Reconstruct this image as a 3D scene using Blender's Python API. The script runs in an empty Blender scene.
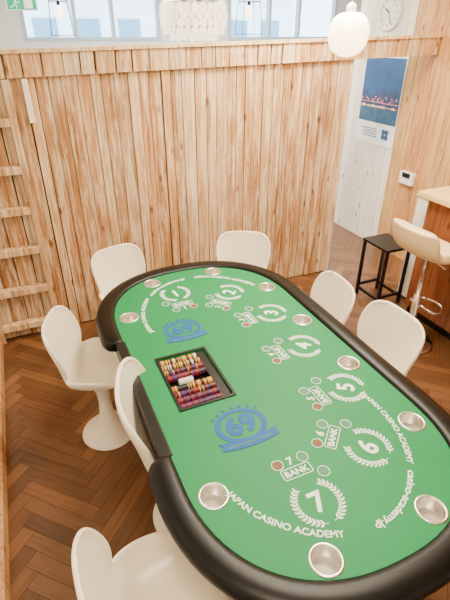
import bpy, bmesh, math, random
from mathutils import Vector, Matrix, noise
random.seed(7)
COL = bpy.context.scene.collection
PI = math.pi
def rad(a): return math.radians(a)

# ---------------------------------------------------------------- materials
def new_mat(name):
    m = bpy.data.materials.new(name); m.use_nodes = True
    nt = m.node_tree; b = nt.nodes['Principled BSDF']
    return m, nt, b
def mat(name, col, rough=.5, metal=0, var=.12, scale=8, bump=0, emis=None, es=0, coat=0, bscale=None, spec=.5):
    m, nt, b = new_mat(name)
    b.inputs['Roughness'].default_value = rough; b.inputs['Metallic'].default_value = metal
    b.inputs['Coat Weight'].default_value = coat; b.inputs['Specular IOR Level'].default_value = spec
    tc = nt.nodes.new('ShaderNodeTexCoord')
    n = nt.nodes.new('ShaderNodeTexNoise'); n.inputs['Scale'].default_value = scale; n.inputs['Detail'].default_value = 4
    nt.links.new(tc.outputs['Object'], n.inputs['Vector'])
    mx = nt.nodes.new('ShaderNodeMix'); mx.data_type = 'RGBA'
    mx.inputs['A'].default_value = tuple(c*(1-var) for c in col)+(1,)
    mx.inputs['B'].default_value = tuple(min(1, c*(1+var)) for c in col)+(1,)
    nt.links.new(n.outputs['Fac'], mx.inputs['Factor'])
    nt.links.new(mx.outputs['Result'], b.inputs['Base Color'])
    if bump:
        n2 = nt.nodes.new('ShaderNodeTexNoise'); n2.inputs['Scale'].default_value = bscale or scale*20
        nt.links.new(tc.outputs['Object'], n2.inputs['Vector'])
        bp = nt.nodes.new('ShaderNodeBump'); bp.inputs['Strength'].default_value = bump; bp.inputs['Distance'].default_value = .01
        nt.links.new(n2.outputs['Fac'], bp.inputs['Height']); nt.links.new(bp.outputs['Normal'], b.inputs['Normal'])
    if emis:
        b.inputs['Emission Color'].default_value = emis+(1,); b.inputs['Emission Strength'].default_value = es
    return m
def wood_mat(name, rough=.6, sc=(60, 60, 2.2), uv=False, dark=.55, coat=0, knots=True, wash=0):
    m, nt, b = new_mat(name)
    b.inputs['Roughness'].default_value = rough; b.inputs['Coat Weight'].default_value = coat
    at = nt.nodes.new('ShaderNodeAttribute'); at.attribute_name = 'Col'
    tc = nt.nodes.new('ShaderNodeTexCoord')
    mp = nt.nodes.new('ShaderNodeMapping'); mp.inputs['Scale'].default_value = sc
    nt.links.new(tc.outputs['UV' if uv else 'Object'], mp.inputs['Vector'])
    n = nt.nodes.new('ShaderNodeTexNoise'); n.inputs['Scale'].default_value = 1.0; n.inputs['Detail'].default_value = 8; n.inputs['Roughness'].default_value = .62; n.inputs['Distortion'].default_value = .8
    nt.links.new(mp.outputs['Vector'], n.inputs['Vector'])
    r = nt.nodes.new('ShaderNodeValToRGB')
    r.color_ramp.elements[0].position = .34; r.color_ramp.elements[0].color = (dark, dark*(.76 if dark < .65 else .93), dark*(.52 if dark < .65 else .86), 1)
    r.color_ramp.elements[1].position = .54; r.color_ramp.elements[1].color = (1, 1, 1, 1)
    nt.links.new(n.outputs['Fac'], r.inputs['Fac'])
    base = at.outputs['Color']
    if wash:
        mp3 = nt.nodes.new('ShaderNodeMapping'); mp3.inputs['Scale'].default_value = (24, 24, 2.6)
        nt.links.new(tc.outputs['Object'], mp3.inputs['Vector'])
        n3 = nt.nodes.new('ShaderNodeTexNoise'); n3.inputs['Scale'].default_value = 1; n3.inputs['Detail'].default_value = 8; n3.inputs['Roughness'].default_value = .72
        nt.links.new(mp3.outputs['Vector'], n3.inputs['Vector'])
        r3 = nt.nodes.new('ShaderNodeValToRGB')
        r3.color_ramp.elements[0].position = .46; r3.color_ramp.elements[0].color = (0, 0, 0, 1)
        r3.color_ramp.elements[1].position = .56; r3.color_ramp.elements[1].color = (wash, wash, wash, 1)
        nt.links.new(n3.outputs['Fac'], r3.inputs['Fac'])
        m3 = nt.nodes.new('ShaderNodeMix'); m3.data_type = 'RGBA'
        nt.links.new(r3.outputs['Color'], m3.inputs['Factor']); nt.links.new(base, m3.inputs['A']); m3.inputs['B'].default_value = (.93, .76, .53, 1)
        base = m3.outputs['Result']
    mx = nt.nodes.new('ShaderNodeMix'); mx.data_type = 'RGBA'; mx.blend_type = 'MULTIPLY'; mx.inputs['Factor'].default_value = 1
    nt.links.new(base, mx.inputs['A']); nt.links.new(r.outputs['Color'], mx.inputs['B'])
    out = mx.outputs['Result']
    if knots:
        mp2 = nt.nodes.new('ShaderNodeMapping'); mp2.inputs['Scale'].default_value = (9, 9, 3.8)
        nt.links.new(tc.outputs['Object'], mp2.inputs['Vector'])
        v = nt.nodes.new('ShaderNodeTexVoronoi'); v.inputs['Scale'].default_value = 1
        nt.links.new(mp2.outputs['Vector'], v.inputs['Vector'])
        r2 = nt.nodes.new('ShaderNodeValToRGB')
        r2.color_ramp.elements[0].position = .06; r2.color_ramp.elements[0].color = (.30, .15, .07, 1)
        r2.color_ramp.elements[1].position = .16; r2.color_ramp.elements[1].color = (1, 1, 1, 1)
        nt.links.new(v.outputs['Distance'], r2.inputs['Fac'])
        m2 = nt.nodes.new('ShaderNodeMix'); m2.data_type = 'RGBA'; m2.blend_type = 'MULTIPLY'; m2.inputs['Factor'].default_value = .9
        nt.links.new(out, m2.inputs['A']); nt.links.new(r2.outputs['Color'], m2.inputs['B']); out = m2.outputs['Result']
    nt.links.new(out, b.inputs['Base Color'])
    bp = nt.nodes.new('ShaderNodeBump'); bp.inputs['Strength'].default_value = .5 if knots else .1; bp.inputs['Distance'].default_value = .004
    nt.links.new(n.outputs['Fac'], bp.inputs['Height']); nt.links.new(bp.outputs['Normal'], b.inputs['Normal'])
    return m
M = {}
M['planks'] = wood_mat('whitewashed_planks', wash=.55, dark=.48)
M['white_planks'] = wood_mat('white_planks', dark=.8, wash=.15)
M['natural'] = wood_mat('natural_planks', dark=.45)
M['floor'] = wood_mat('herringbone_oak', rough=.31, sc=(3, 45, 1), uv=True, dark=.68, knots=False, coat=.08)
M['gap'] = mat('dark_gap', (.045, .018, .006), .9)
M['white_wall'] = mat('white_plaster', (.84, .84, .82), .8, var=.03)
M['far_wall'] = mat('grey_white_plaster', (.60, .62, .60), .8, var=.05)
M['ceiling'] = mat('ceiling_paint', (.74, .62, .48), .9, var=.03)
M['felt'] = mat('green_felt', (.0, .225, .060), .55, var=.12, scale=2.2, bump=.06, bscale=900, spec=.30)
M['leather'] = mat('black_vinyl', (.002, .002, .002), .36, var=.2, scale=40, bump=.04, bscale=400, spec=.25)
M['black'] = mat('black_lacquer', (.005, .005, .005), .4, spec=.35)
M['steel'] = mat('stainless_steel', (.82, .80, .74), .30, 1, var=.05)
M['steel_base'] = mat('brushed_steel_base', (.42, .40, .35), .5, .35, var=.12, scale=60)
M['chrome'] = mat('chrome', (.85, .85, .84), .1, 1, var=.03)
M['print'] = mat('white_print', (.84, .97, .88), .7, var=.05)
M['print_blue'] = mat('blue_print', (.0, .085, .32), .7, var=.15, scale=40)
M['print_brown'] = mat('brown_print', (.20, .08, .03), .7)
M['print_grey'] = mat('grey_print', (.06, .24, .13), .7)
M['shell'] = mat('white_moulded_plastic', (.94, .85, .69), .35, var=.02, coat=.15)
M['cream'] = mat('cream_vinyl', (.88, .68, .38), .45, var=.04)
M['countertop'] = mat('pale_worktop', (.78, .56, .25), .5, var=.12, scale=14)
M['barfront'] = wood_mat('red_brown_panelling', dark=.45, rough=.4)
M['white_box'] = mat('white_enamel', (.86, .85, .80), .4, var=.02)
M['lamp'] = mat('opal_glass_lit', (.95, .86, .68), .3, var=.02, emis=(1, .74, .40), es=7)
M['capiz'] = mat('capiz_shell', (.96, .92, .82), .3, var=.06, scale=20, emis=(1, .88, .66), es=1.8)
M['sign_green'] = mat('sign_green', (.01, .42, .2), .4, emis=(.02, .6, .3), es=.6)
M['sign_white'] = mat('sign_white', (.9, .95, .9), .4, emis=(.9, 1, .92), es=.9)
M['paper'] = mat('poster_paper', (.84, .88, .90), .5, var=.02)
M['clock_face'] = mat('clock_dial', (.74, .78, .74), .5, var=.1)
M['frame_grey'] = mat('window_frame_grey', (.34, .44, .50), .5)
M['baseboard'] = wood_mat('pale_skirting')

# ---------------------------------------------------------------- object helpers
def link(o, parent=None):
    COL.objects.link(o)
    if parent: o.parent = parent
    return o
def empty(name, label, cat, loc=(0, 0, 0), rz=0, group=None):
    o = bpy.data.objects.new(name, None); o.empty_display_size = .1
    COL.objects.link(o); o.location = loc; o.rotation_euler = (0, 0, rz)
    return tag(o, label, cat, group)
def tag(o, label=None, cat=None, group=None, kind=None):
    if label: o['label'] = label
    if cat: o['category'] = cat
    if group: o['group'] = group
    if kind: o['kind'] = kind
    return o
def smooth(me):
    for p in me.polygons: p.use_smooth = True
class MB:
    def __init__(s): s.v = []; s.f = []; s.c = []; s.uv = []
    def face(s, idx, c=(1, 1, 1), uv=None): s.f.append(idx); s.c.append(c); s.uv.append(uv)
    def hexa(s, p, c=(1, 1, 1)):
        b = len(s.v); s.v += p
        for q in ((3, 2, 1, 0), (4, 5, 6, 7), (0, 1, 5, 4), (1, 2, 6, 5), (2, 3, 7, 6), (3, 0, 4, 7)): s.face([b+i for i in q], c)
    def box(s, x0, x1, y0, y1, z0, z1, c=(1, 1, 1)):
        s.hexa([(x0, y0, z0), (x1, y0, z0), (x1, y1, z0), (x0, y1, z0), (x0, y0, z1), (x1, y0, z1), (x1, y1, z1), (x0, y1, z1)], c)
    def disc(s, cx, cy, z, r, n=24, c=(1, 1, 1), r0=0):
        b = len(s.v)
        for i in range(n):
            a = 2*PI*i/n; s.v.append((cx+r*math.cos(a), cy+r*math.sin(a), z))
        s.face(list(range(b, b+n)), c)
    def tube(s, pts, r, n=8, closed=False, c=(1, 1, 1)):
        pts = [Vector(p) for p in pts]; N = len(pts); b = len(s.v)
        for i, p in enumerate(pts):
            if closed: d = pts[(i+1) % N]-pts[i-1]
            else: d = pts[min(i+1, N-1)]-pts[max(i-1, 0)]
            d.normalize()
            ref = Vector((0, 0, 1)) if abs(d.z) < .9 else Vector((1, 0, 0))
            a = d.cross(ref).normalized(); e = d.cross(a).normalized()
            rr = r[i] if isinstance(r, (list, tuple)) else r
            for k in range(n):
                t = 2*PI*k/n; s.v.append(tuple(p+a*(rr*math.cos(t))+e*(rr*math.sin(t))))
        for i in range(N if closed else N-1):
            j = (i+1) % N
            for k in range(n):
                l = (k+1) % n; s.face([b+i*n+k, b+i*n+l, b+j*n+l, b+j*n+k], c)
        if not closed:
            s.face([b+k for k in range(n)][::-1], c); s.face([b+(N-1)*n+k for k in range(n)], c)
    def lathe(s, prof, n=40, c=(1, 1, 1), cx=0, cy=0, cz=0):
        b = len(s.v); m = len(prof)
        for r, z in prof:
            for k in range(n):
                a = 2*PI*k/n; s.v.append((cx+max(r, 1e-4)*math.cos(a), cy+max(r, 1e-4)*math.sin(a), cz+z))
        for i in range(m-1):
            for k in range(n):
                l = (k+1) % n; s.face([b+i*n+k, b+i*n+l, b+(i+1)*n+l, b+(i+1)*n+k], c)
    def build(s, name, m, parent=None, loc=(0, 0, 0), sm=False, bevel=0, mods=None):
        me = bpy.data.meshes.new(name); me.from_pydata(s.v, [], s.f)
        ca = me.color_attributes.new('Col', 'FLOAT_COLOR', 'CORNER'); i = 0
        hasuv = any(u is not None for u in s.uv)
        ul = me.uv_layers.new(name='UVMap') if hasuv else None
        for f, c, u in zip(s.f, s.c, s.uv):
            for k in range(len(f)):
                ca.data[i].color = (c[0], c[1], c[2], 1)
                if hasuv and u is not None: ul.data[i].uv = u[k]
                i += 1
        me.materials.append(m)
        bm = bmesh.new(); bm.from_mesh(me); bmesh.ops.recalc_face_normals(bm, faces=bm.faces); bm.to_mesh(me); bm.free()
        if sm: smooth(me)
        o = bpy.data.objects.new(name, me); o.location = loc; link(o, parent)
        if bevel:
            bv = o.modifiers.new('bevel', 'BEVEL'); bv.width = bevel; bv.segments = 2; bv.limit_method = 'ANGLE'
        return o
def copy_tree(o, parent=None):
    c = o.copy(); COL.objects.link(c); c.parent = parent
    for ch in o.children: copy_tree(ch, c)
    return c
def curve_mesh(splines, extrude, z):
    cu = bpy.data.curves.new('tmp', 'CURVE'); cu.dimensions = '2D'; cu.fill_mode = 'BOTH'; cu.extrude = extrude
    for pts in splines:
        sp = cu.splines.new('POLY'); sp.points.add(len(pts)-1)
        for i, p in enumerate(pts): sp.points[i].co = (p[0], p[1], 0, 1)
        sp.use_cyclic_u = True
    o = bpy.data.objects.new('tmp', cu); COL.objects.link(o)
    dg = bpy.context.evaluated_depsgraph_get(); dg.update()
    me = bpy.data.meshes.new_from_object(o.evaluated_get(dg))
    bpy.data.objects.remove(o); bpy.data.curves.remove(cu)
    me.transform(Matrix.Translation((0, 0, z)))
    return me
def text_mesh(s, size, bold=0, ext=.0005, sh=0):
    cu = bpy.data.curves.new('tmp', 'FONT'); cu.body = s; cu.size = size; cu.offset = bold; cu.extrude = ext
    cu.align_x = 'CENTER'; cu.align_y = 'CENTER'
    o = bpy.data.objects.new('tmp', cu); COL.objects.link(o)
    dg = bpy.context.evaluated_depsgraph_get(); dg.update()
    me = bpy.data.meshes.new_from_object(o.evaluated_get(dg))
    bpy.data.objects.remove(o); bpy.data.curves.remove(cu)
    xs = [v.co.x for v in me.vertices]; ys = [v.co.y for v in me.vertices]
    me.transform(Matrix.Translation((-(min(xs)+max(xs))/2, -(min(ys)+max(ys))/2, 0)))
    if sh:   # embolden by merging slightly shifted copies into the same mesh
        bm = bmesh.new()
        for k, (dx, dy) in enumerate(((-1, 0), (1, 0), (0, 1), (0, -1), (.7, .7), (-.7, .7), (.7, -.7), (-.7, -.7))):
            c = me.copy(); c.transform(Matrix.Translation((dx*sh, dy*sh, k*.00002))); bm.from_mesh(c); bpy.data.meshes.remove(c)
        bm.to_mesh(me); bm.free()
    return me
def mesh_obj(name, me, m, parent=None, mw=None):
    me.materials.clear(); me.materials.append(m); me.name = name
    if mw is not None: me.transform(mw)
    return link(bpy.data.objects.new(name, me), parent)

# ---------------------------------------------------------------- the room
XL, XR, YP, YF, YN, XE, ZC = -.46, 3.53, 3.40, 7.5, -1.6, 6.2, 2.95
def mixc(a, b, t): return tuple(a[i]*(1-t)+b[i]*t for i in range(3))
WA, WB = (.50, .27, .105), (.72, .45, .21)
TONES = [(.44, .205, .07), (.58, .29, .105), (.64, .36, .155), (.52, .25, .085), (.70, .45, .22), (.80, .60, .37), (.62, .31, .12)]

def make_floor():
    W, n = .075, 6
    mb = MB(); R = Matrix.Rotation(rad(45), 2)
    def quad(x0, x1, y0, y1, vert):
        c = Vector(((x0+x1)/2*W, (y0+y1)/2*W)); c = R @ c
        if not (XL-.4 < c.x < XE+.4 and YN-.4 < c.y < YF+.4): return
        g = .0010
        p = [(x0*W+g, y0*W+g), (x1*W-g, y0*W+g), (x1*W-g, y1*W-g), (x0*W+g, y1*W-g)]
        b = len(mb.v)
        for q in p:
            v = R @ Vector(q); mb.v.append((v.x, v.y, 0))
        t = random.random(); k = random.choice([.7, .85, .95, 1.05, 1.25])
        col = tuple(q*k for q in mixc((.135, .054, .019), (.19, .086, .032), t))
        ox, oy = random.random()*20, random.random()*20
        L = n*W
        if vert: uv = [(ox, oy), (ox, oy+W), (ox+L, oy+W), (ox+L, oy)]
        else: uv = [(ox, oy), (ox+L, oy), (ox+L, oy+W), (ox, oy+W)]
        mb.face([b, b+1, b+2, b+3], col, uv)
    for k in range(-110, 170):
        for j in range(-12, 14):
            x, y = k+2*n*j, k
            quad(x, x+n, y, y+1, False); quad(x+n, x+n+1, y-n+1, y+1, True)
    o = mb.build('floor', M['floor']); tag(o, kind='structure')
    bm = bmesh.new(); bm.from_mesh(o.data)
    for co, no in (((XL, 0, 0), (-1, 0, 0)), ((XE, 0, 0), (1, 0, 0)), ((0, YN, 0), (0, -1, 0)), ((0, YF, 0), (0, 1, 0))):
        bmesh.ops.bisect_plane(bm, geom=bm.verts[:]+bm.edges[:]+bm.faces[:], plane_co=co, plane_no=no, clear_outer=True)
    bm.to_mesh(o.data); bm.free()
    s = MB(); s.box(XL-.1, XE+.1, YN-.1, YF+.1, -.1, -.0015); tag(s.build('floor_base', M['gap']), kind='structure')
make_floor()
def ztop(x): return 2.01+.023*x
def plank_run(mb, x0, x1, w, zf0, zf1, y, th, a, b, jit=.006, axis='x', gap=.003, tones=None):
    x = x0
    while x < x1-1e-4:
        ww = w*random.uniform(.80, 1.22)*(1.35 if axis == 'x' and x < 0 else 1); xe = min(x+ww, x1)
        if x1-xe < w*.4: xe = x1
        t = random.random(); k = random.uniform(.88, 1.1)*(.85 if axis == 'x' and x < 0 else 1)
        base = mixc(random.choice(tones), random.choice(tones), t*.5) if tones else mixc(a, b, t)
        c = tuple(min(1, q*k) for q in base); d = random.uniform(0, jit); g = gap*random.uniform(.4, 1.8)
        if axis == 'x':
            A, B = x+g/2, xe-g/2; l0, l1 = random.uniform(0, g*.6), random.uniform(0, g*.6)
            mb.hexa([(A, y-d, zf0(A)), (B-l0, y-d, zf0(B)), (B-l0, y+th, zf0(B)), (A, y+th, zf0(A)), (A+l1, y-d, zf1(A)), (B, y-d, zf1(B)), (B, y+th, zf1(B)), (A+l1, y+th, zf1(A))], c)
        else:
            mb.box(y-d, y+th, x+g/2, xe-g/2, zf0(0), zf1(0), c)
        x = xe
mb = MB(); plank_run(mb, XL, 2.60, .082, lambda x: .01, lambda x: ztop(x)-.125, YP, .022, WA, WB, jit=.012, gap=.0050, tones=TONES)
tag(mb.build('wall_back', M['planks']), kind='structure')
mb = MB(); mb.box(XL, 2.60, YP+.024, YP+.05, 0, 1.95); tag(mb.build('wall_back_core', M['gap']), kind='structure')
mb = MB(); plank_run(mb, XL, XR-.012, .115, lambda x: ztop(x)-.145, lambda x: ztop(x)-.012, YP-.028, .022, mixc(WA, WB, .5), mixc(WB, (.95, .74, .48), .4), jit=.008, gap=.007, tones=TONES[1:])
dk = (.22, .11, .045)
mb.hexa([(XL, YP+.0, ztop(XL)-.145), (XR, YP, ztop(XR)-.145), (XR, YP+.05, ztop(XR)-.145), (XL, YP+.05, ztop(XL)-.145), (XL, YP, ztop(XL)-.012), (XR, YP, ztop(XR)-.012), (XR, YP+.05, ztop(XR)-.012), (XL, YP+.05, ztop(XL)-.012)], dk)
tag(mb.build('trim_1', M['planks']), kind='structure')
mb = MB()
a, b = XL, XR
mb.hexa([(a, YP-.045, ztop(a)-.012), (b, YP-.045, ztop(b)-.012), (b, YP+.065, ztop(b)-.012), (a, YP+.065, ztop(a)-.012), (a, YP-.045, ztop(a)+.010), (b, YP-.045, ztop(b)+.010), (b, YP+.065, ztop(b)+.010), (a, YP+.065, ztop(a)+.010)], (.82, .56, .30))
tag(mb.build('trim_2', M['planks']), kind='structure')
mb = MB(); mb.box(2.60, 2.64, YP-.012, YP+.06, 0, 1.93, (.88, .66, .40)); tag(mb.build('trim_3', M['planks']), kind='structure')
mb = MB(); plank_run(mb, YN, 3.72, .13, lambda x: 0, lambda x: ZC, XR, .03, (.56, .27, .085), (.74, .43, .16), axis='y', jit=.004)
tag(mb.build('wall_right', M['natural']), kind='structure')
mb = MB(); plank_run(mb, 3.72, 4.53, .12, lambda x: 0, lambda x: ZC, XR, .03, (.90, .84, .74), (1, .96, .88), axis='y', jit=.004)
tag(mb.build('wall_right_white', M['white_planks']), kind='structure')
mb = MB(); mb.box(XR+.031, XR+.09, YN, 4.53, 0, ZC); mb.box(XR+.09, XE, 4.47, 4.53, 0, ZC); tag(mb.build('wall_side', M['white_wall']), kind='structure')
mb = MB(); mb.box(XL-.1, XL, YN, YF, 0, ZC); tag(mb.build('wall_left', M['white_wall']), kind='structure')
mb = MB(); mb.box(XL, XE, YN-.1, YN, 0, ZC); tag(mb.build('wall_near', M['white_wall']), kind='structure')
mb = MB(); mb.box(XE, XE+.1, 4.53, YF, 0, ZC); tag(mb.build('wall_east', M['white_wall']), kind='structure')
mb = MB(); mb.box(XL-.1, XE+.1, YN-.1, YF+.1, ZC, ZC+.1); tag(mb.build('ceiling', M['ceiling']), kind='structure')
mb = MB(); mb.box(XL, XL+.022, YN, YP-.03, 0, .10, (.56, .30, .12)); tag(mb.build('baseboard_left', M['baseboard']), kind='structure')
WINS = [(.35, 2.25), (3.35, 5.35)]; ZS, ZH = 2.02, 2.85
mb = MB(); mb.box(XL, XE, YF, YF+.12, 0, ZS); mb.box(XL, XE, YF, YF+.12, ZH, ZC)
for x0, x1 in ((XL, WINS[0][0]), (WINS[0][1], WINS[1][0]), (WINS[1][1], XE)): mb.box(x0, x1, YF, YF+.12, ZS, ZH)
tag(mb.build('wall_far', M['far_wall']), kind='structure')
for i, (x0, x1) in enumerate(WINS):
    mb = MB(); f = .045; y0, y1 = YF-.01, YF+.09
    mb.box(x0, x1, y0, y1, ZS, ZS+f); mb.box(x0, x1, y0, y1, ZH-f, ZH)
    for k in range(4):
        xm = x0+(x1-x0-f)*(0, .36, .64, 1)[k]; mb.box(xm, xm+f, y0, y1, ZS+f, ZH-f)
    tag(mb.build('window_%d' % (i+1), M['frame_grey']), kind='structure')
M['render_pale'] = mat('pale_render', (.80, .84, .86), .8, var=.05, scale=1)
M['glass_dark'] = mat('street_glass', (.16, .30, .42), .2, var=.2)
bd = empty('building', 'pale building across the street seen through the high windows', 'building', (7, 17, 0))
mb = MB(); mb.box(-9, 3.2, 0, 4, -3, 3.1); mb.build('facade', M['render_pale'], bd)
for k in range(9):
    mb = MB(); mb.box(-8.5+k*1.3, -7.8+k*1.3, -.06, 0, 1.75, 2.52); mb.build('window_pane', M['glass_dark'], bd)
mb = MB(); mb.box(-9.1, 3.3, -.15, 4.1, 3.1, 3.25); mb.build('parapet', M['white_box'], bd)

# ladder-like shelf in the left corner
sh = empty('slatted_shelf', 'pale wooden ladder-like slatted shelf against the plank partition in the left corner', 'shelf', (-.22, YP-.05, 0))
for sx in (-.215, .215):
    m_ = MB(); m_.box(sx-.022, sx+.022, -.02, .038, 0, 1.86, (.62, .37, .17)); m_.build('post', M['planks'], sh, bevel=.002)
for z in (.13, .426, .744, 1.04, 1.32, 1.62):
    m_ = MB(); m_.box(-.192, .192, -.03, .038, z-.028, z+.022, (.66, .40, .18)); m_.build('slat', M['planks'], sh, bevel=.002)
m_ = MB(); m_.box(.09, .125, YP-.034, YP-.014, 1.60, 1.86, (1, .88, .70))
tag(m_.build('wall_batten', M['white_planks'], bevel=.002), 'short whitewashed upright batten nailed high on the partition beside the slatted shelf', 'batten')

# ---------------------------------------------------------------- poker table
TX, TY = .784, 1.513; ZF = .76
table = empty('poker_table', 'large oval poker table with green felt, white betting layout and padded black rail', 'table', (TX, TY, 0))
HW, HL, RE = .512, 1.030, 2.35
def outline(off=0, n=40):
    hw = HW+off; e = .52+off; c = HL-.52
    pts = [(-hw, 0)]
    for i in range(n+1):
        a = PI-PI*i/n; ca, sa = math.cos(a), math.sin(a)
        pts.append((hw*math.copysign(abs(ca)**(2/RE), ca), c+e*abs(sa)**(2/RE)))
    for i in range(n+1):
        a = -PI*i/n; ca, sa = math.cos(a), math.sin(a)
        pts.append((hw*math.copysign(abs(ca)**(2/RE), ca), -c-e*abs(sa)**(2/RE)))
    return pts
CUPS = [(-.428, .606), (-.205, .938), (.205, .938), (.43, .612), (.43, .204), (.43, -.204), (.43, -.612), (.205, -.938), (-.205, -.938), (-.428, -.606)]
TRX0, TRX1, TRY = -.405, -.148, .19
def circ(cx, cy, r, n=32, sx=1): return [(cx+sx*r*math.cos(2*PI*i/n), cy+r*math.sin(2*PI*i/n)) for i in range(n)]
holes = [circ(x, y, .0475) for x, y in CUPS]+[[(TRX0+.012, -TRY+.012), (TRX1-.012, -TRY+.012), (TRX1-.012, TRY-.012), (TRX0+.012, TRY-.012)]]
felt = mesh_obj('felt_top', curve_mesh([outline(.01)]+holes, .012, ZF-.012), M['felt'], table)
def rail():
    inner = outline(0)
    cut = .385
    path = [(-HW, cut), (-HW, cut+.012), (-HW, cut+.03), (-HW, cut+.06)]+[p for p in inner[1:-1] if abs(p[1]) > cut+.08]+[(-HW, -cut-.06), (-HW, -cut-.03), (-HW, -cut-.012), (-HW, -cut)]
    q = [path[0]]
    for p in path[1:]:
        if (Vector(p)-Vector(q[-1])).length > .004: q.append(p)
    path = q; n = len(path)
    prof = [(-.003, -.02), (-.003, .003), (.006, .010), (.022, .015), (.050, .016), (.076, .013), (.091, .004), (.098, -.010), (.098, -.028), (.091, -.042), (.073, -.050), (.02, -.050)]
    m = len(prof); mb = MB(); tp = {0: .62, 1: .82, 2: .93, n-1: .62, n-2: .82, n-3: .93}
    for i, p in enumerate(path):
        d = Vector(path[min(i+1, n-1)])-Vector(path[max(i-1, 0)]); d.normalize()
        nn = Vector((-d.y, d.x))
        k = tp.get(i, 1)
        for a, z in prof:
            aa = a*k if a > 0 else a; zz = -.015+(z+.015)*(.35+.65*k)
            mb.v.append((p[0]+nn.x*aa, p[1]+nn.y*aa, ZF+zz))
    for i in range(n-1):
        for k in range(m):
            l = (k+1) % m; mb.face([i*m+k, i*m+l, (i+1)*m+l, (i+1)*m+k])
    mb.face(list(range(m))); mb.face([(n-1)*m+k for k in range(m)][::-1])
    return mb
rl = rail().build('padded_rail', M['leather'], table, sm=True)
for p in rl.data.polygons:
    if len(p.vertices) > 6: p.use_smooth = False
mb = MB(); mb.box(-.548, -.500, -.390, .390, ZF-.06, ZF+.007); mb.build('dealer_edge', M['black'], table, bevel=.006)
ap = mesh_obj('apron', curve_mesh([outline(.03)], .03, ZF-.085), M['black'], table)
for s in (-1, 1):
    mb = MB(); mb.box(-.35, .35, s*.62-.035, s*.62+.035, 0, .05); mb.box(-.28, -.22, s*.62-.02, s*.62+.02, .05, ZF-.11); mb.box(.22, .28, s*.62-.02, s*.62+.02, .05, ZF-.11)
    mb.box(-.28, .28, s*.62-.015, s*.62+.015, .35, .39)
    mb.build('leg_frame', M['black'], table, bevel=.004)
cupm = None
for x, y in CUPS:
    if cupm is None:
        mb = MB(); mb.lathe([(.036, -.050), (.040, -.048), (.0425, -.003), (.0435, .002), (.047, .0045), (.052, .004), (.0545, .001), (.0545, -.0005)], 36)
        o = mb.build('cup_holder', M['steel'], table, (x, y, ZF), sm=True); cupm = o.data
        mb = MB(); mb.lathe([(0, -.052), (.037, -.052), (.040, -.048), (.036, -.049), (0, -.049)], 36)
        fl_ = mb.build('cup_floor', M['steel_base'], o); flm = fl_.data
    else:
        o = bpy.data.objects.new('cup_holder', cupm); o.location = (x, y, ZF); link(o, table)
        link(bpy.data.objects.new('cup_floor', flm), o)
ZP = ZF+.0012
def seat_frame(x, y, out):
    up = -Vector(out).normalized(); rt = Vector((up.y, -up.x))
    m = Matrix.Identity(4); m[0][0], m[1][0] = rt.x, rt.y; m[0][1], m[1][1] = up.x, up.y
    m[0][3], m[1][3], m[2][3] = x, y, ZP
    return m
def laurel(s):
    mb = MB(); R = .080; arc = []
    for i in range(15):
        a = rad(-82+i*140/14); arc.append((s*R*math.cos(a), R*math.sin(a)))
    b0 = len(mb.v)
    for i in range(15):
        p = Vector(arc[i]); d = (Vector(arc[min(i+1, 14)])-Vector(arc[max(i-1, 0)])).normalized(); nn = Vector((-d.y, d.x))*.0010
        mb.v += [(*(p-nn), 0), (*(p+nn), 0)]
    for i in range(14): mb.face([b0+2*i, b0+2*i+2, b0+2*i+3, b0+2*i+1])
    for i in range(1, 14):
        p, q = Vector(arc[i]), Vector(arc[i+1]); d = (q-p).normalized()
        for side in (-1, 1):
            ang = math.atan2(d.y, d.x)+side*.75; l = .020; w = .0038
            u = Vector((math.cos(ang), math.sin(ang))); v = Vector((-u.y, u.x)); b = len(mb.v)
            for t, ww in ((0, 0), (.3, .8), (.55, 1), (.8, .6), (1, 0)): mb.v.append((*(p+u*l*t+v*w*ww), 0))
            for t, ww in ((.8, .6), (.55, 1), (.3, .8)): mb.v.append((*(p+u*l*t-v*w*ww), 0))
            mb.face(list(range(b, b+8)))
    return mb
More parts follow.
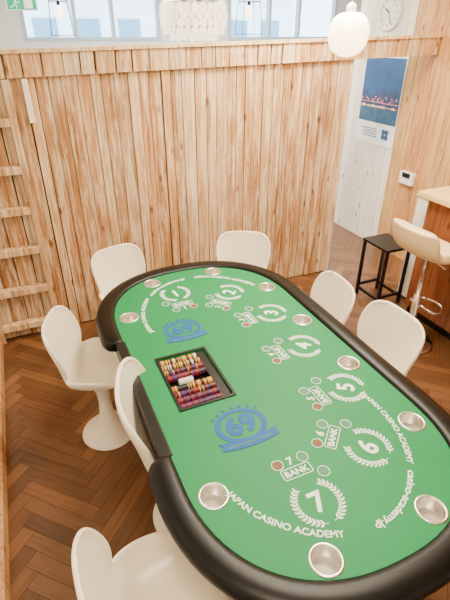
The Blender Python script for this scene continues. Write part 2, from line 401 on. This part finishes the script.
# position, direction away from the centre (sets the BANK box side), direction the digits face
SEATS = [(-.112, .76, (0, 1), (.1, -1)), (.19, .645, (.7, .7), (.75, -.66)), (.31, .337, (1, 0), (.85, -.52)), (.307, 0, (1, 0), (.85, -.52)), (.312, -.337, (1, 0), (.85, -.52)), (.185, -.645, (.7, -.7), (.55, -.83)), (-.118, -.765, (0, -1), (0, -1))]
def rrect(w, h, r, n=5):
    p = []
    for cx, cy, a0 in ((w/2-r, h/2-r, 0), (-w/2+r, h/2-r, 90), (-w/2+r, -h/2+r, 180), (w/2-r, -h/2+r, 270)):
        for i in range(n+1):
            a = rad(a0+90*i/n); p.append((cx+r*math.cos(a), cy+r*math.sin(a)))
    return p
for i, (x, y, out, fc) in enumerate(SEATS):
    F = seat_frame(x, y, out); FN = seat_frame(x, y, fc); turn = Matrix.Rotation(PI if i < 2 else 0, 4, 'Z')
    mesh_obj('seat_number', text_mesh(str(i+1), .104, 0, sh=.0030), M['print'], felt, FN)
    for s in (-1, 1):
        w = laurel(s).build('laurel_branch', M['print'], felt); w.data.transform(FN)
    bm_ = text_mesh('BANK', .036, 0, sh=.0008)
    fr = curve_mesh([rrect(.118, .046, .01), rrect(.112, .040, .008)], .0005, 0)
    T = F @ Matrix.Translation((0, .132, 0))
    mesh_obj('bank_lettering', bm_, M['print'], felt, T @ turn); mesh_obj('bank_box_outline', fr, M['print'], felt, T)
    sn = F @ Matrix.Translation((0, .181, 0)); sf = seat_frame(sn[0][3]+0, sn[1][3]+0, fc)
    mesh_obj('small_number', text_mesh(str(i+1), .044, 0, sh=.0012), M['print'], felt, sf)
    for k, (cx, cy) in enumerate(((-.052, .181), (.052, .181), (.088, .095))):
        T = F @ Matrix.Translation((cx, cy, 0))
        mesh_obj('bet_circle', curve_mesh([circ(0, 0, .0225), circ(0, 0, .0200)], .0005, 0), M['print'], felt, T)
        mesh_obj('bet_circle_centre', curve_mesh([circ(0, 0, .0165)], .0005, 0), M['print_brown' if k == 0 else 'print_grey'], felt, T)
def arc_text(s, a0, a1, flip, outward=False, size=.032):
    me = text_mesh(s, size, 0, sh=.0008)
    xs = [v.co.x for v in me.vertices]; wd = max(xs)-min(xs); mid = rad((a0+a1)/2); span = rad(abs(a1-a0))
    for v in me.vertices:
        k = -1 if outward else 1
        ph = mid+k*v.co.x/wd*span
        r0 = .358 if ph > 0 else .358+.035*min(1, -ph)
        rx, ry = r0-k*v.co.y, .414-k*v.co.y
        X, Y = rx*math.sin(ph), -.5-ry*math.cos(ph)
        if flip: X, Y = -X, -Y
        v.co = (X, Y, ZP+v.co.z)
    mesh_obj('rim_lettering', me, M['print'], felt)
arc_text('JAPAN CASINO ACADEMY', -74, -17, False)
for fl in (False, True):
    arc_text('JAPAN CASINO ACADEMY', 102, 50, fl, True, .030)
    arc_text('casino-academy.jp', 45, 0, fl, True, .036)
arc_text('JAPAN CASINO ACADEMY', -10, -68, True, True, .036)
def emblem(cx, cy, sc=1.0, rot=0):
    T = Matrix.Translation((cx, cy, ZP)) @ Matrix.Rotation(rot, 4, 'Z') @ Matrix.Diagonal((sc, sc, 1, 1))
    mesh_obj('emblem_ring', curve_mesh([circ(0, .012, .088, 64, 1.22), circ(0, .012, .070, 64, 1.22)], .0005, 0), M['print_blue'], felt, T)
    mesh_obj('emblem_number', text_mesh('69', .130, 0, sh=.0055), M['print_blue'], felt, T @ Matrix.Translation((0, .016, 0)))
    ban = [(-.125, -.046), (-.06, -.060), (0, -.064), (.06, -.060), (.125, -.046), (.112, -.066), (.122, -.086), (.06, -.098), (0, -.102), (-.06, -.098), (-.122, -.086), (-.112, -.066)]
    mesh_obj('emblem_banner', curve_mesh([ban], .0007, .0003), M['print_blue'], felt, T)
    mesh_obj('banner_lettering', text_mesh('JAPAN CASINO ACADEMY', .0155, 0, sh=.0004), M['print_grey'], felt, T @ Matrix.Translation((0, -.081, .0012)))
    for k in range(-3, 4):
        a = rad(90-k*17); st_ = [((.010 if j % 2 == 0 else .005)*math.cos(PI/2+j*PI/5), (.010 if j % 2 == 0 else .005)*math.sin(PI/2+j*PI/5)) for j in range(10)]
        mesh_obj('emblem_star', curve_mesh([st_], .0005, 0), M['print_blue'], felt, T @ Matrix.Translation((1.2*.102*math.cos(a), .012+.102*math.sin(a), 0)))
emblem(-.205, -.365); emblem(-.195, .372, .92)

# chip tray and chips
tray = empty('chip_tray', 'black recessed dealer chip tray set into the green felt', 'tray', (TX+(TRX0+TRX1)/2, TY, ZF-.036))
W2 = (TRX1-TRX0)/2
mb = MB(); mb.box(-W2+.014, W2-.014, -TRY+.014, TRY-.014, 0, .003)
mb.build('tray_floor', M['black'], tray)
mb = MB(); t = .012
for b in ((-W2, -W2+t, -TRY, TRY), (W2-t, W2, -TRY, TRY), (-W2+t, W2-t, -TRY, -TRY+t), (-W2+t, W2-t, TRY-t, TRY)):
    mb.box(b[0], b[1], b[2], b[3], .0365, .042)
mb.build('tray_rim', M['black'], tray, bevel=.001)
CX1 = .070
mb = MB(); mb.box(CX1+.002, W2-.014, -TRY+.014, TRY-.014, .003, .032); mb.build('tray_cover', M['black'], tray, bevel=.003)
CC = {'yellow': (.72, .42, .03), 'purple': (.10, .010, .13), 'red': (.30, .008, .012), 'black': (.010, .010, .016), 'orange': (.38, .08, .012), 'white': (.85, .83, .76)}
chip_me = {}
for cn, c in CC.items():
    M['chip_'+cn] = mat('chip_'+cn, c, .4)
    mb = MB(); mb.lathe([(0, -.0022), (.0168, -.0022), (.0178, -.0018), (.0178, .0018), (.0168, .0022), (0, .0022)], 20)
    o = mb.build('gaming_chip', M['chip_'+cn]); me = o.data; me.transform(Matrix.Rotation(PI/2, 4, 'Y')); bpy.data.objects.remove(o)
    chip_me[cn] = me
PAT = {0: 'YYYBBWYP', 1: 'YYYBPBYW', 2: 'PPRBBRYP', 3: 'PRPBBRPR', 5: 'YYYBYBRY', 6: 'RPBBPRRY', 7: 'RRPPBBRP', 8: 'PPRPBBRP'}
KEY = {'Y': 'yellow', 'B': 'black', 'P': 'purple', 'R': 'red', 'O': 'orange', 'W': 'white'}
ORD = ['first', 'second', 'third', 'fourth', 'middle', 'fifth', 'sixth', 'seventh', 'eighth']
for ri in range(9):
    yy = .1555-ri*.0389
    NK = 12 if ri == 4 else 34
    for k in range(NK):
        cn = 'white' if ri == 4 else KEY[random.choice(PAT[ri])]
        if ri != 4 and k % 5 == 4: cn = 'black'
        o = bpy.data.objects.new('gaming_chip', chip_me[cn]); COL.objects.link(o)
        o.location = (TX-.388+k*.0055+(.045 if ri == 4 else 0), TY+yy, ZF-.0150); o.rotation_euler = (random.random()*3, 0, 0)
        tag(o, '%s gaming chip in the %s row of the dealer tray counted from the far end' % (cn, ORD[ri]) if ri != 4 else 'white gaming chip in the short row across the middle of the dealer tray', 'chip', 'gaming chips in the dealer tray')

# ---------------------------------------------------------------- shell chairs
def shell_mesh(prof, NU=12, th=.012, name='seat_shell', m='shell', parent=None):
    mb = MB()
    for x, z, hw, up, fw in prof:
        for k in range(NU+1):
            u = -1+2*k/NU; w = math.sin(u*PI/2*.9)/math.sin(PI/2*.9); a = abs(u)**2.2
            mb.v.append((x+fw*a, hw*w, z+up*a))
    n = NU+1
    for i in range(len(prof)-1):
        for k in range(NU): mb.face([i*n+k, i*n+k+1, (i+1)*n+k+1, (i+1)*n+k])
    o = mb.build(name, M[m], parent, sm=True)
    s = o.modifiers.new('solid', 'SOLIDIFY'); s.thickness = th; s.offset = 0
    ss = o.modifiers.new('sub', 'SUBSURF'); ss.levels = 2; ss.render_levels = 2
    return o
chair_proto = empty('tulip_chair', 'x', 'chair')
prof = [(.222, .425, .10, 0, -.012), (.218, .437, .155, .006, -.02), (.195, .450, .19, .030, -.02), (.15, .446, .214, .070, 0), (.07, .430, .230, .105, 0), (-.02, .420, .234, .125, 0), (-.095, .424, .224, .115, 0),
        (-.145, .446, .206, .080, .014), (-.175, .495, .194, .042, .038), (-.192, .555, .200, .015, .064), (-.206, .62, .214, .004, .078), (-.222, .685, .221, 0, .072), (-.235, .740, .215, -.002, .060), (-.242, .775, .200, -.006, .048), (-.246, .798, .170, -.008, .034), (-.248, .808, .105, -.004, .018)]
shell_mesh(prof, th=.018, parent=chair_proto)
mb = MB(); mb.lathe([(0, .001), (.176, .001), (.181, .006), (.177, .012), (.145, .022), (.105, .045), (.068, .09), (.046, .16), (.038, .24), (.044, .31), (.062, .355), (.09, .385), (.105, .40), (0, .402)], 40)
mb.build('pedestal_base', M['shell'], chair_proto, sm=True)
def face(dx, dy): return math.atan2(dy, dx)
chairs = [
    (.505, 2.80, face(.25, -1), .90, 1, 'white shell chair behind the far left end of the table by the partition'),
    (1.31, 2.66, face(-.45, -.9), .93, 1.02, 'white shell chair behind the far right end of the table, backed by the partition'),
    (.150, 2.10, face(1, -.36), .90, 1.03, 'white shell chair left of the table with its round pedestal foot in full view'),
    (.420, 1.38, face(1, -.26), 1.08, 1.11, 'white shell chair pushed into the dealer place beside the chip tray'),
    (.135, .79, face(1, .05), .96, .98, 'white shell chair nearest the camera, lower left of the table'),
    (1.43, 1.98, face(-1, .1), .95, .99, 'white shell chair right of the table, the one nearer the black side table'),
    (1.47, 1.50, face(-1, 0), 1, 1.01, 'white shell chair right of the table, just in front of the bar stool'),
]
for i, (x, y, rz, sc, sz, lb) in enumerate(chairs):
    c = chair_proto if i == 0 else copy_tree(chair_proto)
    c.location = (x, y, 0); c.rotation_euler = (0, 0, rz); c.scale = (sc, sc, sz); tag(c, lb, 'chair', 'white shell chairs round the poker table')

# ---------------------------------------------------------------- bar stool
st = empty('bar_stool', 'cream bar stool with low curved back and chrome pole in front of the bar counter', 'stool', (2.50, 2.10, 0), 0)
prof = [(.185, .752, .17, 0, -.01), (.19, .772, .185, 0, -.01), (.165, .788, .195, 0, 0), (.08, .788, .20, .004, 0), (-.02, .785, .20, .01, 0), (-.11, .79, .20, .025, .01), (-.160, .82, .198, .04, .03), (-.185, .88, .198, .03, .045), (-.197, .94, .195, .008, .045), (-.203, .975, .185, 0, .04), (-.206, .99, .165, 0, .03)]
shell_mesh(prof, th=.065, name='seat', m='cream', parent=st)
mb = MB(); mb.lathe([(0, .001), (.19, .001), (.195, .008), (.18, .016), (.06, .03), (.04, .05), (0, .05)], 36); mb.build('base', M['chrome'], st, sm=True)
mb = MB(); mb.lathe([(.028, .04), (.028, .42), (.018, .425), (.018, .74), (.06, .745), (.06, .75)], 20); mb.build('pole', M['chrome'], st, sm=True)
mb = MB()
pts = [(.025, -.02, .33)]+[(.12+.10*math.cos(a), .13*math.sin(a), .30) for a in [rad(-120+k*24) for k in range(11)]]+[(.025, .02, .33)]
mb.tube(pts, .010); mb.build('footrest', M['chrome'], st, sm=True)
mb = MB(); mb.tube([(0, -.02, .72), (0, -.10, .72), (0, -.17, .71)], .005); mb.build('lever', M['chrome'], st, sm=True)

# ---------------------------------------------------------------- bar counter, cabinet, side table
bc = empty('bar_counter', 'bar counter with red-brown timber front and pale worktop at the right edge', 'counter', (3.16, 1.2, 0))
mb = MB()
plank_run(mb, -1.9, 1.26, .20, lambda x: .08, lambda x: 1.025, -.37, .03, (.22, .07, .022), (.32, .11, .04), axis='y', jit=.003)
mb.box(-.34, .36, -1.9, 1.26, .08, 1.025, (.32, .13, .05)); mb.build('front_panel', M['barfront'], bc)
mb = MB(); mb.box(-.43, .362, -1.92, 1.33, 1.025, 1.065); mb.build('worktop', M['countertop'], bc, bevel=.005)
mb = MB(); mb.box(-.34, .36, -1.9, 1.25, 0, .08); mb.build('plinth', M['black'], bc)
cb = empty('white_cabinet', 'narrow white enamel cabinet between the bar counter and the black side table', 'cabinet', (3.22, 2.64, 0))
mb = MB(); mb.box(-.27, .28, -.09, .08, .02, .94); mb.build('body', M['white_box'], cb, bevel=.006)
mb = MB(); mb.box(-.28, .29, -.095, .09, .94, .96); mb.build('top', M['white_box'], cb, bevel=.004)
mb = MB(); mb.box(-.25, .26, -.07, .06, 0, .02); mb.build('foot', M['black'], cb)
wb_ = empty('wall_fitting', 'small white wall box with dark cover on the timber wall above the white cabinet', 'fitting', (XR-.004, 3.42, .86))
mb = MB(); mb.box(-.04, 0, -.09, .09, -.07, .05); mb.build('box', M['white_box'], wb_, bevel=.004)
mb = MB(); mb.box(-.05, -.0405, -.05, .05, .0, .045); mb.build('cover', M['black'], wb_, bevel=.003)
bx = empty('menu_holder', 'small pale card holder standing on the bar worktop', 'card holder', (2.96, 2.30, 1.065))
mb = MB(); mb.box(-.04, .04, -.05, .05, 0, .012); mb.build('foot', M['countertop'], bx)
mb = MB(); mb.box(-.004, .004, -.045, .045, .012, .07); mb.build('card', M['paper'], bx)
stt = empty('side_table', 'small square black side table with lower rails beside the white cabinet', 'table', (2.735, 2.74, 0))
mb = MB(); mb.box(-.135, .135, -.16, .16, .535, .56); mb.build('tabletop', M['black'], stt, bevel=.004)
for sx in (-1, 1):
    for sy in (-1, 1):
        mb = MB(); mb.box(sx*.118-.012, sx*.118+.012, sy*.143-.012, sy*.143+.012, 0, .535); mb.build('leg', M['black'], stt, bevel=.002)
for sx in (-1, 1):
    mb = MB(); mb.box(sx*.118-.008, sx*.118+.008, -.131, .131, .06, .085); mb.build('rail', M['black'], stt)
for sy in (-1, 1):
    mb = MB(); mb.box(-.106, .106, sy*.143-.008, sy*.143+.008, .09, .115); mb.build('rail', M['black'], stt)

# ---------------------------------------------------------------- poster and clock on the right wall
XW = XR-.006
ps = empty('poster', 'tall poster of a night skyline with white lower margin hung on the whitewashed wall', 'poster', (XW, 4.02, 1.49))
def wallbox(name, m, y0, y1, z0, z1, d0, d1, parent, bevel=0):
    q = MB(); q.box(-d1, -d0, y0, y1, z0, z1); return q.build(name, m, parent, bevel=bevel)
wallbox('paper', M['paper'], -.30, .30, -.42, .42, 0, .003, ps)
M['night'] = mat('night_sky', (.02, .085, .24), .4, var=.5, scale=5)
M['night2'] = mat('night_water', (.03, .10, .19), .4, var=.6, scale=14)
M['citylight'] = mat('city_lights', (.80, .26, .34), .4, var=.4, scale=60, emis=(.9, .4, .4), es=.2)
M['cityamber'] = mat('city_amber', (.90, .62, .35), .4, emis=(.9, .6, .3), es=.3)
M['citydark'] = mat('city_dark', (.04, .06, .15), .4)
M['text_blue'] = mat('text_blue', (.03, .10, .22), .5)
wallbox('sky_picture', M['night'], -.29, .29, .02, .41, .003, .004, ps)
wallbox('water_picture', M['night2'], -.29, .29, -.20, .02, .003, .004, ps)
q = MB(); y = -.29; q.box(-.005, -.004, -.29, .29, -.06, -.018)
while y < .27:
    w = random.uniform(.015, .045); q.box(-.005, -.004, y, min(y+w, .29), -.02, random.uniform(.03, .15)); y += w+.001
q.build('skyline', M['citydark'], ps)
q = MB(); q.box(-.0056, -.005, -.28, .28, -.008, -.002)
for k in range(34):
    y = random.uniform(-.28, .27); z = random.uniform(-.012, .055)
    q.box(-.0062, -.005, y, y+random.uniform(.006, .018), z, z+random.uniform(.006, .022))
q.build('city_lights', M['citylight'], ps)
q = MB(); q.box(-.0056, -.005, -.27, .27, -.048, -.042)
for k in range(30):
    y = random.uniform(-.27, .26); q.box(-.0060, -.005, y, y+random.uniform(.006, .014), -.055, -.045+random.uniform(.006, .02))
q.build('shore_lights', M['cityamber'], ps)
q = MB()
for a in (45, 135, 225, 315): q.disc(.035*math.cos(rad(a)), .035*math.sin(rad(a)), 0, .028, 20)
o = q.build('emblem', M['text_blue'], ps); o.data.transform(Matrix.Translation((-.0055, -.16, -.30)) @ Matrix.Rotation(-PI/2, 4, 'Y'))
q = MB()
for k in range(4): q.box(-.005, -.003, -.03, .22-.04*(k % 2), -.27-k*.025, -.262-k*.025)
q.build('caption', M['text_blue'], ps)

ck = empty('wall_clock', 'round pale wall clock above the poster', 'clock', (XW, 4.06, 2.28))
def wl(q, name, m, parent, sm=False, ang=0):
    o = q.build(name, m, parent, sm=sm); o.data.transform(Matrix.Rotation(-PI/2, 4, 'Y') @ Matrix.Rotation(ang, 4, 'Z')); return o
q = MB(); q.lathe([(0, 0), (.15, 0), (.155, .012), (.15, .026), (.135, .028), (.130, .018)], 40); wl(q, 'rim', M['white_box'], ck, True)
q = MB(); q.disc(0, 0, .019, .132, 40); wl(q, 'dial', M['clock_face'], ck)
for k in range(12):
    q = MB(); q.box(.10, .122, -.004, .004, .0195, .0205); wl(q, 'hour_mark', M['black'], ck, ang=2*PI*k/12)
for L, ang, w in ((.07, 60, .006), (.10, 200, .004)):
    q = MB(); q.box(0, L, -w, w, .021, .023); wl(q, 'hand', M['black'], ck, ang=rad(ang))

# ---------------------------------------------------------------- hanging lamps and exit sign
gl = empty('globe_pendant', 'glowing white glass globe pendant in front of the partition header', 'lamp', (2.01, 2.67, 2.10))
mb = MB(); mb.lathe([(0, -.125), (.04, -.12), (.085, -.098), (.115, -.055), (.125, 0), (.12, .045), (.10, .085), (.07, .108), (.045, .115), (0, .116)], 40); mb.build('globe', M['lamp'], gl, sm=True)
mb = MB(); mb.lathe([(0, .113), (.03, .113), (.03, .15), (.012, .165), (0, .165)], 20); mb.build('cap', M['white_box'], gl, sm=True)
mb = MB(); mb.tube([(0, 0, .16), (0, 0, ZC-2.10)], .004); mb.build('cord', M['white_box'], gl)
cz = empty('shell_pendant', 'wide pendant lamp of overlapping pale shell discs beyond the partition', 'lamp', (1.74, 4.70, 2.22))
mb = MB()
for tier, (r, z) in enumerate(((.30, .09), (.31, .03), (.30, -.03), (.28, -.09), (.22, -.14))):
    n = int(r*90)
    for k in range(n):
        a = 2*PI*(k+.5*(tier % 2))/n; c, s = math.cos(a), math.sin(a); b = len(mb.v); tl = .012*(-1)**k
        for j in range(14):
            t = 2*PI*j/14; mb.v.append((r*c-s*.034*math.cos(t)+tl*c*math.cos(t), r*s+c*.034*math.cos(t)+tl*s*math.cos(t), z+.036*math.sin(t)))
        mb.face(list(range(b, b+14)))
mb.build('shell_shade', M['capiz'], cz)
M['capiz_in'] = mat('amber_diffuser', (.55, .34, .16), .5, emis=(1, .5, .2), es=.6)
mb = MB(); mb.lathe([(0, -.12), (.18, -.12), (.25, -.06), (.26, .11), (.25, .12), (0, .12)], 32); mb.build('inner_shade', M['capiz_in'], cz, sm=True)
mb = MB(); mb.tube([(.29*math.cos(2*PI*k/32), .29*math.sin(2*PI*k/32), .135) for k in range(32)], .006, 6, True)
for k in range(3):
    a = 2*PI*k/3; mb.tube([(.29*math.cos(a), .29*math.sin(a), .135), (0, 0, .3)], .003, 6)
mb.build('ring', M['steel'], cz)
mb = MB(); mb.tube([(0, 0, .29), (0, 0, ZC-2.22)], .005); mb.build('cord', M['white_box'], cz)
def wire_lamp(loc, lb):
    t = empty('wire_pendant', lb, 'lamp', loc, .4, 'black wire pendants beyond the partition')
    mb = MB(); n = 4; r = .003
    for k in range(n):
        a = 2*PI*k/n+.3; c, s = math.cos(a), math.sin(a); a2 = 2*PI*(k+1)/n+.3; c2, s2 = math.cos(a2), math.sin(a2)
        mb.tube([(0, 0, .22), (.11*c, .11*s, .10), (.14*c, .14*s, -.16)], r, 6)
        mb.tube([(.11*c, .11*s, .10), (.11*c2, .11*s2, .10)], r, 6); mb.tube([(.14*c, .14*s, -.16), (.14*c2, .14*s2, -.16)], r, 6)
    mb.build('wire_cage', M['black'], t)
    mb = MB(); mb.lathe([(0, -.03), (.025, -.02), (.032, .01), (.02, .05), (.014, .07), (0, .07)], 20); mb.build('bulb', M['lamp'], t, sm=True)
    mb = MB(); mb.lathe([(0, .069), (.014, .069), (.014, .10), (0, .105)], 16); mb.build('socket', M['black'], t)
    mb = MB(); mb.tube([(0, 0, .10), (0, 0, ZC-loc[2])], .003); mb.build('cord', M['black'], t)
wire_lamp((.56, 4.92, 2.25), 'black wire cage pendant left of the shell lamp')
wire_lamp((2.2, 4.46, 2.26), 'black wire cage pendant right of the shell lamp')
ex = empty('exit_sign', 'green lit exit sign with white running figure hanging beyond the partition', 'sign', (.27, 5.13, 2.34))
mb = MB(); mb.box(-.13, .13, -.012, .012, -.055, .055); mb.build('housing', M['sign_white'], ex, bevel=.004)
mb = MB(); mb.box(-.122, .122, -.0145, -.012, -.049, .049); mb.build('green_face', M['sign_green'], ex)
mb = MB(); mb.box(.02, .09, -.016, -.0145, -.040, .040); mb.build('doorway_mark', M['sign_white'], ex)
mb = MB(); mb.tube([(-.045, -.016, .030), (-.045, -.016, .031), (-.05, -.0155, .02), (-.06, -.0155, -.01), (-.04, -.0155, -.022), (-.05, -.0155, -.042)], [.009, .009, .006, .006, .004, .004], 8)
mb.tube([(-.06, -.0155, -.01), (-.08, -.0155, -.03), (-.10, -.0155, -.03)], .004, 6); mb.tube([(-.05, -.0155, .015), (-.03, -.0155, 0), (-.015, -.0155, .01)], .0035, 6)
mb.build('running_figure', M['sign_white'], ex)
mb = MB(); mb.tube([(0, 0, .05), (0, 0, ZC-2.34)], .006); mb.build('rod', M['white_box'], ex)

# ---------------------------------------------------------------- light
def area(name, loc, rot, sx, sy, w, col):
    l = bpy.data.lights.new(name, 'AREA'); l.shape = 'RECTANGLE'; l.size = sx; l.size_y = sy; l.energy = w; l.color = col
    o = bpy.data.objects.new(name, l); o.location = loc; o.rotation_euler = rot; COL.objects.link(o); return o
area('ceiling_light_table', (1.4, 1.7, 2.9), (0, 0, 0), .5, .5, 84, (1, .85, .64))
area('ceiling_light_wall', (1.95, 2.75, 2.9), (rad(4), 0, 0), .7, .4, 125, (1, .88, .68))
area('ceiling_light_near', (.2, .1, 2.9), (0, 0, 0), .6, .6, 42, (1, .82, .60))
area('ceiling_light_far', (2.6, 5.6, 2.9), (0, 0, 0), 4, 1.8, 330, (1, .96, .88))
w = bpy.data.worlds.new('World'); bpy.context.scene.world = w; w.use_nodes = True
w.node_tree.nodes['Background'].inputs[0].default_value = (.62, .85, 1, 1); w.node_tree.nodes['Background'].inputs[1].default_value = 8.0

# ---------------------------------------------------------------- camera
cam = bpy.data.cameras.new('camera'); co = bpy.data.objects.new('camera', cam); COL.objects.link(co)
cam.sensor_fit = 'VERTICAL'; cam.sensor_height = 24; cam.sensor_width = 18; cam.lens = 24*451/600; cam.clip_start = .05
co.location = (0, 0, 2.1); co.rotation_euler = (rad(90-30.5), 0, rad(-23.7))
bpy.context.scene.camera = co
